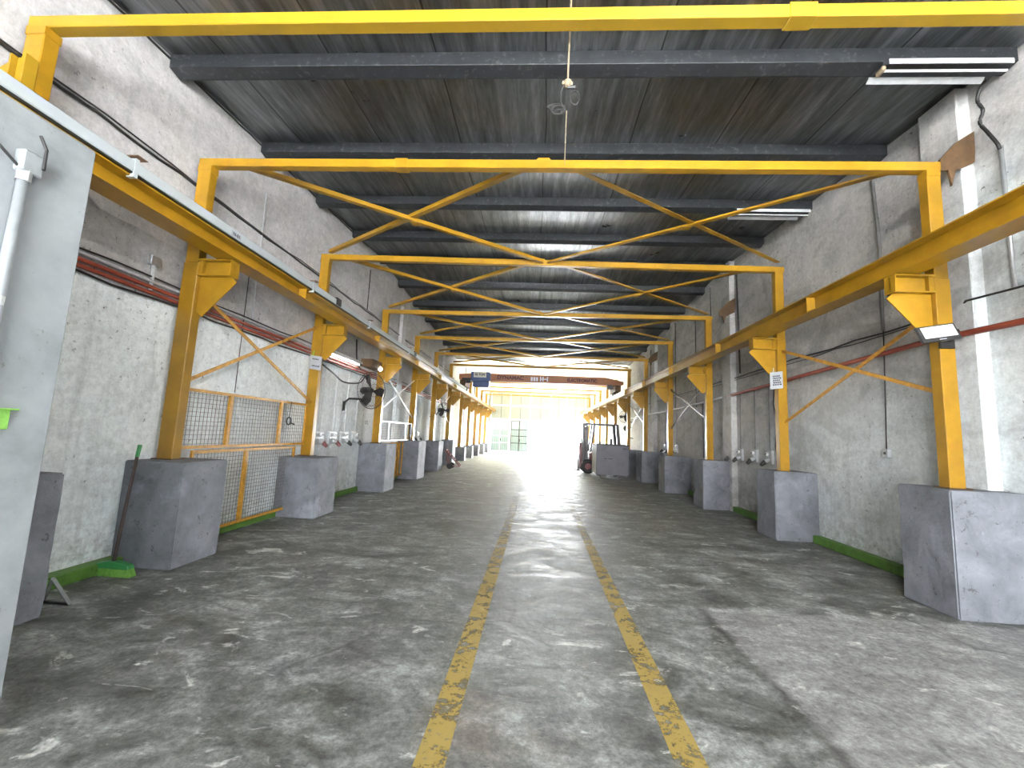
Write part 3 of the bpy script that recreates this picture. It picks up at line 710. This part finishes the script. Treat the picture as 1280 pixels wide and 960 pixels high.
# ------------------------------------------------------------------ fans
def fan(c, s, R, label, ang):
    """wall fan, guard ring facing along the hall; c centre, s=+1 mounted on left wall"""
    c = V(c); p = thing('wall_fan', label, 'fan', c)
    def T(m):
        rot = Matrix.Rotation(ang, 3, 'Z')
        m.v = [rot @ (v-c) + c for v in m.v]; return m
    g = MB().torus(c, R, .009, 'x', 36, 6).torus(c+V((.07*s,0,0)), R*.86, .004, 'x', 30, 4).torus(c+V((-.07*s,0,0)), R*.86, .004, 'x', 30, 4)
    g.torus(c+V((.09*s,0,0)), R*.35, .004, 'x', 20, 4)
    for i in range(36):
        a = 2*math.pi*i/36; u = V((0, math.cos(a), math.sin(a)))
        for sg in (1, -1):
            g.tube([c+u*R*.12+V((.1*sg,0,0)), c+u*R*.6+V((.095*sg,0,0)), c+u*R*.86+V((.07*sg,0,0)), c+u*R], .0022, 4, cap=False)
    T(g).build('guard', M['dark_steel'], p)
    T(MB().tube([c+V((-.32*s,0,0)), c+V((-.28*s,0,0)), c+V((-.1*s,0,0)), c+V((.02*s,0,0))], [.06,.085,.085,.05], 16)).build('motor', M['black'], p, smooth=True)
    b = MB()
    for i in range(3):
        a0 = 2*math.pi*i/3
        pts = []
        for (rr, da, dx) in ((.1,-.25,-.03),(.55,-.42,-.04),(.92,-.30,-.03),(.95,.15,.0),(.6,.38,.03),(.12,.3,.03)):
            pts.append(c + V((dx*s, math.cos(a0+da)*R*rr, math.sin(a0+da)*R*rr)))
        n = len(b.v); b.add(pts, [tuple(range(6))]); b.add([q+V((.006,0,0)) for q in pts], [tuple(range(6))[::-1]])
    T(b).build('blades', M['dark_steel'], p)
    return p
fan((-3.88, 9.66, 2.37), 1, .43, 'large black wall fan on the left, nearest of the fans', -.42)
q = bpy.data.objects['wall_fan']
MB().tube([(WL+.01,9.0,1.85),(WL+.03,9.02,2.05),(-4.15,9.1,2.12),(-4.02,9.25,2.13),(-3.97,9.45,2.14),(-3.95,9.5,2.3)], .022, 8).box(WL, WL+.02, 8.95, 9.05, 1.8, 2.05).build('mounting_arm', M['black'], q)
pipe('power_cord', smooth_path([(-3.98,7.5,2.62),(-4.0,8.0,2.52),(-4.05,8.5,2.43),(-4.05,9.0,2.45),(-4.05,9.4,2.53),(-4.1,9.75,2.72)]), .016, M['black'], 'black cord looping from the left sign to the wall fan', 'cord')
fan((-3.75, 16.9, 2.35), 1, .3, 'far wall fan on the left, beyond the white brace', -.7)
MB().tube([(WL+.01,16.5,2.05),(-4.0,16.6,2.1),(-3.9,16.75,2.3)], .02, 8).build('mounting_arm', M['black'], bpy.data.objects['wall_fan.001'])
fan((4.28, 20.9, 2.6), -1, .3, 'far wall fan high on the right, above the grey bin', .8)
MB().tube([(WR-.01,20.6,2.3),(4.45,20.7,2.4),(4.38,20.85,2.55)], .02, 8).build('mounting_arm', M['black'], bpy.data.objects['wall_fan.002'])
wl = thing('work_lamp', 'small dark wall lamp on an arm above the bin, far right', 'lamp', (4.4, 20.3, 2.0))
MB().ball((4.25,20.3,2.02), .14, 12, 8).build('lamp_head', M['black'], wl)
MB().tube([(4.27,20.3,1.92),(4.4,20.33,1.6),(WR-.01,20.35,1.55)], .022, 8).build('arm', M['black'], wl)

# ------------------------------------------------------------------ lights
def tube_light(x0, x1, y, z, label):
    p = thing('tube_light', label, 'light', ((x0+x1)/2, y, z), 'fluorescent battens')
    MB().box(x0, x1, y-.02, y+.16, z+.05, z+.09).build('batten', M['purlin'], p)
    MB().tube([(x0+.02,y,z+.0),(x1,y,z+.0)], .012, 8).box(x0+.02,x1,y-.07,y-.06,z+.02,z+.07).build('tube', M['pipe_grey'], p)
    MB().prism([(y+.10,z+.02),(y+.145,z-.015),(y+.15,z-.01),(y+.105,z+.03)], 'x', x0-.05, x1-.1).build('reflector', M['galv'], p)
    MB().box(x0-.01,x0+.03,y-.02,y+.08,z-.005,z+.05).build('end_cap', M['rope'], p, bevel=.01)
    return p
tube_light(3.30, 4.46, 3.99, 5.25, 'pair of fluorescent tubes under the roof at the upper right')
tube_light(3.27, 4.5, 7.08, 5.44, 'fluorescent tubes under the roof farther down the right side')
wlp = thing('tube_light', 'fluorescent batten on the left wall above the sockets', 'light', (WL+.06, 8.8, 2.98))
MB().prism([(WL+.01,3.06),(WL+.16,2.99),(WL+.17,2.94),(WL+.01,3.0)], 'y', 8.08, 9.45).build('hood', M['white_paint'], wlp)
MB().tube([(WL+.09,8.12,2.93),(WL+.09,9.4,2.93)], .016, 8).build('tube', M['tube_glow'], wlp)
bl = thing('bulkhead_lamp', 'lit box lamp with rusty hood on the left wall past the fan', 'lamp', (WL+.15, 10.1, 2.95))
MB().box(WL+.03, WL+.33, 9.62, 10.2, 2.93, 3.12).build('housing', M['brown_rust'], bl, bevel=.01)
MB().ball((WL+.33, 10.1, 2.95), .05, 12, 8).build('bulb', M['lamp_glow'], bl, smooth=True)
pipe('wall_cable', [(WL+.03,9.3,3.5),(WL+.04,9.33,3.2),(WL+.05,9.4,2.95),(WL+.05,9.6,2.85)], .018, M['black'], 'black cable tail hanging above the left fan', 'cable')

# floodlight on the right column
fl = thing('floodlight', 'black framed LED floodlight clamped to the nearest right column', 'floodlight', (3.93, 4.33, 2.68))
c = V((3.935,4.30,2.685)); ux = V((.98,-.05,.17)).normalized(); uz = V((-.32,.12,.93)).normalized(); un = ux.cross(uz).normalized(); 
if un.y > 0: un = -un
def panel(hw, hh, a, b):
    vs = [c+ux*i*hw+uz*j*hh+un*t for t in (a,b) for i,j in ((-1,-1),(1,-1),(1,1),(-1,1))]
    return MB().add(vs, [(0,1,2,3),(7,6,5,4),(0,4,5,1),(1,5,6,2),(2,6,7,3),(3,7,4,0)])
panel(.175, .085, 0, -.04).build('housing', M['black'], fl, bevel=.006)
c = c + uz*.012; panel(.15, .058, .004, -.002).build('led_panel', M['led_face'], fl); c = c - uz*.012
MB().bar(c+ux*.17-un*.0, V((4.14,4.45,2.62)), .02, .03).bar(c-un*.04, V((4.1,4.46,2.66)), .02, .03).box(4.05,4.18,4.415,4.449,2.56,2.68).build('clamp_arm', M['black'], fl)
c2 = c-uz*.068
MB().bar(c2-ux*.03+un*.003, c2+ux*.03+un*.003, .004, .008).build('badge', M['sign'], fl)

# paper signs on the second columns
def sign(x0, x1, z0, z1, y, label, tilt, rows):
    p = thing('notice_sign', label, 'sign', ((x0+x1)/2, y, z0), 'laminated notices on the columns')
    m = MB().add([(x0,y,z0),(x1,y,z0+tilt),(x1,y,z1+tilt),(x0,y,z1),(x0,y+.006,z0),(x1,y+.006,z0+tilt),(x1,y+.006,z1+tilt),(x0,y+.006,z1)],
                 [(0,1,2,3),(7,6,5,4),(0,4,5,1),(1,5,6,2),(2,6,7,3),(3,7,4,0)])
    b = m.build('card', M['sign'], p)
    t = MB(); r = random.Random(3)
    for i in range(rows):
        z = z1 - (z1-z0)*(.25+.5*i/max(1,rows-1)); x = x0+(x1-x0)*(.2+.05*r.random())
        while x < x1-(x1-x0)*.25:
            w = .012+.02*r.random(); u = (x-x0)/(x1-x0)*tilt
            t.box(x, x+w, y-.002, y-.0005, z+u-.012, z+u+.012); x += w+.008
    t.build('writing', M['ink'], b)
    MB().tube([(x0+.05,y-.002,z1-.01),(x0+.06,y,z1+.08)], .008, 6).build('tie', M['green_bright'] if x0 < 0 else M['galv'], p)
sign(-4.12, -3.90, 2.51, 2.76, 7.30, 'white notice card tied to the second left column under the bracket', -.03, 2)
sign(3.93, 4.14, 2.45, 2.74, 7.33, 'weathered grey notice plate on the second right column', .03, 5)

# hanging hook with black cable, nearest beam
hk = thing('hanging_hook', 'small pulley with a black cable loop hanging on a tan rope', 'hook', (.142, 2.97, 4.2))
MB().tube([(.155,2.97,roof_z(3)),(.148,2.97,4.9),(.142,2.97,4.24)], .008, 6).build('rope', M['rope'], hk)
MB().ball((.142,2.97,4.20), .035, 10, 7).bar((.10,2.97,4.2),(.18,2.97,4.19), .03, .03).build('pulley', M['rope'], hk)
m = MB()
m.tube([(.11,2.97,4.19),(.09,2.97,4.12),(.095,2.98,4.05),(.12,2.98,4.0),(.10,2.99,3.98)], .006, 6)
m.torus((.075,2.98,3.985), .045, .009, 'y', 18, 6, sx=1.1, sy=.8).torus((.06,2.98,4.01), .05, .008, 'y', 18, 6, sx=1.3, sy=.5)
m.torus((.20,2.98,4.09), .045, .006, 'y', 18, 6, sx=.8, sy=1.3).tube([(.14,2.97,4.17),(.2,2.97,4.17),(.215,2.97,4.15)], .012, 6)
m.build('cable_loop', M['black'], hk)
MB().tube(wave((.14,2.99,3.99),(.14,2.995,3.55), 6, 0, 3), .0035, 6).build('cord', M['rope'], hk)

# conduit and fittings on the near wall
nc = thing('near_conduit', 'white painted conduit with a broken box on the near pale wall', 'conduit', (-2.33, 1.62, 1.4))
MB().tube([(-2.325,1.60,.4),(-2.325,1.625,1.6),(-2.325,1.635,2.55)], .02, 12).build('pipe', M['near'], nc, smooth=True)
MB().tube([(-2.325,1.634,2.52),(-2.325,1.634,2.57)], .026, 12).tube([(-2.325,1.623,1.95),(-2.325,1.624,1.99)], .024, 12).build('coupling', M['galv'], nc)
MB().box(-2.35, -2.30, 1.605, 1.685, 2.56, 2.66).build('conduit_box', M['near'], nc, bevel=.006)
MB().tube([(-2.345,1.51,2.66),(-2.33,1.55,2.62),(-2.325,1.62,2.57)], .006, 6).ball((-2.34,1.50,2.665), .014, 8, 6).tube([(-2.32,1.665,2.76),(-2.30,1.68,2.70),(-2.29,1.675,2.6)], .007, 6).build('loose_wire', M['black'], nc)
tag(MB().box(-2.349, -2.33, 1.62, 1.75, 1.42, 1.51).box(-2.35,-2.30,1.62,1.76,1.505,1.513).build('wall_bracket', M['green_bright'], bevel=.003), 'bright green steel bracket on the near pale wall at the left edge', 'bracket')

# broom
br = thing('push_broom', 'green bristled push broom with dark handle leaning on the large left pier', 'broom', (-3.93, 3.98, 0))
MB().tube([(-3.955,3.97,.13),(-3.98,4.03,.6),(-4.005,4.10,1.1)], .015, 10).build('handle', M['wood_dark'], br, smooth=True)
MB().tube([(-4.005,4.10,1.1),(-4.01,4.12,1.22)], .018, 10).build('grip', M['green_cap'], br)
MB().prism([(-4.13,.07),(-3.76,.07),(-3.78,.11),(-3.9,.135),(-4.0,.135),(-4.11,.11)], 'y', 3.93, 4.0).build('head', M['green_cap'], br, bevel=.006)
m = MB(); r = random.Random(5)
for i in range(46):
    for j in range(5):
        x = -4.125+.36*i/45; y = 3.94+.012*j
        dx = (x+3.945)*.14+(r.random()-.5)*.01; dy = (j-2)*.008+(r.random()-.5)*.012
        m.bar((x,y,.075),(x+dx,y+dy,.003), .007, .005)
m.build('bristles', M['green_bright'], br)

# small angle iron stand by the first pier
ms = thing('metal_stand', 'small rusty folded steel stand on the floor beside the half hidden pier', 'stand', (-3.7, 3.28, 0))
MB().bar((-3.66,3.20,.24),(-3.62,3.32,.012), .022, .022).bar((-3.66,3.20,.24),(-3.86,3.33,.012), .018, .018).build('leg', M['galv'], ms)
MB().bar((-3.86,3.33,.012),(-3.62,3.32,.012), .018, .018).build('foot_bar', M['dark_steel'], ms)

# hand truck by the left piers
ht = thing('hand_truck', 'dark red two wheeled hand truck tipped beside a left pier', 'hand truck', (-3.3, 17.4, 0))
MB().tube([(-3.62,17.2,.75),(-3.45,17.2,.55),(-3.02,17.2,.12)], .022, 8).tube([(-3.62,17.5,.75),(-3.45,17.5,.55),(-3.02,17.5,.12)], .022, 8).tube([(-3.62,17.2,.75),(-3.62,17.5,.75)], .022, 8).tube([(-3.6,17.2,.72),(-3.5,17.2,.12)], .02, 8).tube([(-3.6,17.5,.72),(-3.5,17.5,.12)], .02, 8).build('frame', M['red_dull'], ht)
m = MB()
for k_ in range(5): m.tube([(-3.55+.1*k_,17.2,.66-.1*k_),(-3.55+.1*k_,17.5,.66-.1*k_)], .012, 6)
m.bar((-3.5,17.35,.12),(-3.0,17.35,.1), .3, .02).build('rungs', M['red_dull'], ht)
for y in (17.12, 17.58): MB().torus((-3.42,y,.12), .085, .035, 'y', 20, 8).tube([(-3.42,y-.02,.12),(-3.42,y+.02,.12)], .06, 12).build('wheel', M['black'], ht)

# ------------------------------------------------------------------ steel bin and forklift
bn = thing('steel_bin', 'large grey steel bin on short feet in front of the forklift', 'bin', (2.95, 17.1, 0))
m = MB()
x0, x1, y0, y1, z0, z1 = 2.36, 3.58, 16.62, 17.9, .12, 1.24
m.box(x0,x1,y0,y0+.03,z0,z1).box(x0+.03,x1,y1-.03,y1,z0,z1).box(x1-.03,x1,y0+.03,y1-.03,z0,z1).box(x0+.03,x1-.03,y0+.03,y1-.03,z0,z0+.03)
m.build('body', M['bin'], bn)
MB().box(x0,x0+.03,y0+.03,y1,z0,z1).build('side_panel', M['bin_side'], bn)
MB().box(x0-.02,x1+.02,y0-.02,y0+.03,z1,z1+.04).box(x0-.02,x1+.02,y1-.03,y1+.02,z1,z1+.04).box(x0-.02,x0+.03,y0+.03,y1-.03,z1,z1+.04).box(x1-.03,x1+.02,y0+.03,y1-.03,z1,z1+.04).build('rim', M['dark_steel'], bn, bevel=.005)
for x, y in ((x0+.3,y0+.1),(x1-.25,y0+.1),(x0+.3,y1-.1),(x1-.25,y1-.1)): MB().box(x-.12,x+.12,y-.06,y+.06,0,z0).build('foot', M['dark_steel'], bn)
MB().box(2.66,2.76,y0-.004,y0,.72,.745).box(2.82,2.97,y0-.004,y0,.72,.745).box(3.35,3.5,y0-.004,y0,1.12,1.15).build('stencil_mark', M['ink'], bn)

fk = thing('forklift', 'dull red forklift with black overhead guard parked behind the grey bin', 'forklift', (2.9, 19, 0))
fy = 18.75
m = MB()
for y in (fy-.28, fy+.28):
    m.box(2.02,2.12,y-.05,y+.05,.08,2.12).box(2.16,2.26,y-.045,y+.045,.12,2.0)
for z in (.35,1.1,2.05): m.box(2.05,2.22,fy-.28,fy+.28,z-.04,z+.04)
m.build('mast', M['dark_steel'], fk)
m = MB()
for y in (fy-.12, fy+.12):
    for i in range(34): m.box(2.11,2.15,y-.02,y+.02,.25+i*.052,.285+i*.052)
m.build('lift_chain', M['rust_wire'], fk)
m = MB()
m.box(1.93,2.0,fy-.45,fy+.45,.25,.33).box(1.93,2.0,fy-.45,fy+.45,.62,.7)
for y in (fy-.4, fy, fy+.4): m.box(1.94,1.99,y-.025,y+.025,.3,1.3)
m.build('carriage', M['red_dull'], fk)
for y in (fy-.3, fy+.3):
    MB().prism([(1.93,.1),(1.93,.85),(1.88,.85),(1.85,.16),(1.1,.12),(1.1,.1)] if False else [(1.93,.08),(1.93,.75),(1.89,.75),(1.88,.13),(1.72,.12),(1.72,.08)], 'y', y-.05, y+.05).build('fork', M['dark_steel'], fk)
MB().prism([(2.3,.25),(2.3,.85),(2.7,.95),(3.1,1.0),(3.6,1.1),(3.7,.9),(3.7,.3),(3.6,.22)], 'y', fy-.45, fy+.45).build('chassis', M['red_dull'], fk, bevel=.03)
MB().prism([(3.3,.3),(3.3,1.12),(3.6,1.15),(3.74,1.0),(3.74,.35),(3.68,.28)], 'y', fy-.5, fy+.5).build('counterweight', M['dark_steel'], fk, bevel=.04)
m = MB()
for y in (fy-.42, fy+.42):
    m.bar((2.35,y,.9),(2.5,y,2.08), .07, .07).bar((3.55,y,1.1),(3.45,y,2.08), .13, .09).bar((2.12,y,2.1),(3.5,y,2.08), .06, .06)
for i in range(8): m.bar((2.3+i*.16,fy-.42,2.1),(2.3+i*.16,fy+.42,2.1), .03, .03)
m.build('overhead_guard', M['dark_steel'], fk)
MB().box(2.85,3.3,fy-.25,fy+.25,1.0,1.12).box(3.2,3.3,fy-.25,fy+.25,1.1,1.5).build('seat', M['black'], fk, bevel=.03)
m = MB().tube([(2.5,fy,.95),(2.72,fy,1.3)], .03, 8).torus((2.72,fy,1.32), .16, .015, 'z', 20, 6)
m.build('steering_wheel', M['black'], fk)
for x, R in ((2.25,.30),(3.35,.25)):
    for y in (fy-.5, fy+.5):
        w = MB().torus((x,y,R), R-.09, .09, 'y', 24, 8).build('wheel', M['black'], fk, smooth=True)
        MB().tube([(x,y-.05,R),(x,y+.05,R)], R-.13, 16).build('wheel_hub', M['red_dull'], w)

# ------------------------------------------------------------------ light
SKY_FRONT, SKY_FAR = 7.6, 68.0
w = bpy.data.worlds.new('overcast_sky'); SC.world = w; w.use_nodes = True
nt = w.node_tree; bg = nt.nodes['Background']
bg.inputs[0].default_value = (.93,.96,1,1)
# sky: hazy, brightest towards the far end of the hall and overhead
wtc = nt.nodes.new('ShaderNodeTexCoord'); wsp = nt.nodes.new('ShaderNodeSeparateXYZ'); wmr = nt.nodes.new('ShaderNodeMapRange')
nt.links.new(wtc.outputs['Generated'], wsp.inputs[0]); nt.links.new(wsp.outputs[1], wmr.inputs[0])
wmr.inputs[1].default_value = -.6; wmr.inputs[2].default_value = .5; wmr.inputs[3].default_value = SKY_FRONT; wmr.inputs[4].default_value = SKY_FAR
nt.links.new(wmr.outputs[0], bg.inputs[1])
def area(name, loc, rot, sx, sy, energy, color=(1,1,1), portal=False):
    L = bpy.data.lights.new(name, 'AREA'); L.shape = 'RECTANGLE'; L.size = sx; L.size_y = sy; L.energy = energy; L.color = color
    o = bpy.data.objects.new(name, L); COL.objects.link(o); o.location = loc; o.rotation_euler = rot
    if portal: L.cycles.is_portal = True
    return o
area('front_opening_portal', ((WL+WR)/2, Y0, 2.4), (math.radians(90),0,0), WR-WL, 5, 1, portal=True)
area('end_opening_portal', (.17, YE+.21, 1.35), (math.radians(-90),0,0), 8.3, 2.7, 1, portal=True)
area('skylight_portal', (.17, 29, 5.6), (0,0,0), 8.8, 15.5, 1, portal=True)
hb = bpy.data.lights.new('high_bay_lamp', 'POINT'); hb.energy = 105; hb.shadow_soft_size = .09; hb.color = (1,.97,.93)
ho = bpy.data.objects.new('high_bay_lamp', hb); COL.objects.link(ho); ho.location = (1.5, .9, 4.95)

# ------------------------------------------------------------------ camera
f, yaw, pitch, roll = 527.4903, -.0611, .1184, .0457
cy_, sy_, cp, sp = math.cos(yaw), math.sin(yaw), math.cos(pitch), math.sin(pitch)
fwd = V((sy_*cp, cy_*cp, sp)); right = V((cy_, -sy_, 0)); up = right.cross(fwd)
r2 = right*math.cos(roll)+up*math.sin(roll); u2 = -right*math.sin(roll)+up*math.cos(roll)
cam = bpy.data.cameras.new('camera'); co = bpy.data.objects.new('camera', cam); COL.objects.link(co)
cam.sensor_width = 36; cam.lens = f/1280*36; cam.clip_end = 300; cam.clip_start = .05
mw = Matrix((r2, u2, -fwd)).transposed().to_4x4(); mw.translation = (0, 0, 1.5)
co.matrix_world = mw
SC.camera = co
vs = SC.view_settings
SC.display_settings.display_device = 'sRGB'
vs.view_transform = 'Standard'; vs.look = 'None'; vs.gamma = 1; vs.use_curve_mapping = False; vs.exposure = 1.85
SC.cycles.use_denoising = True
SC.cycles.max_bounces = 12; SC.cycles.diffuse_bounces = 8; SC.cycles.glossy_bounces = 3
SC.cycles.sample_clamp_indirect = 12
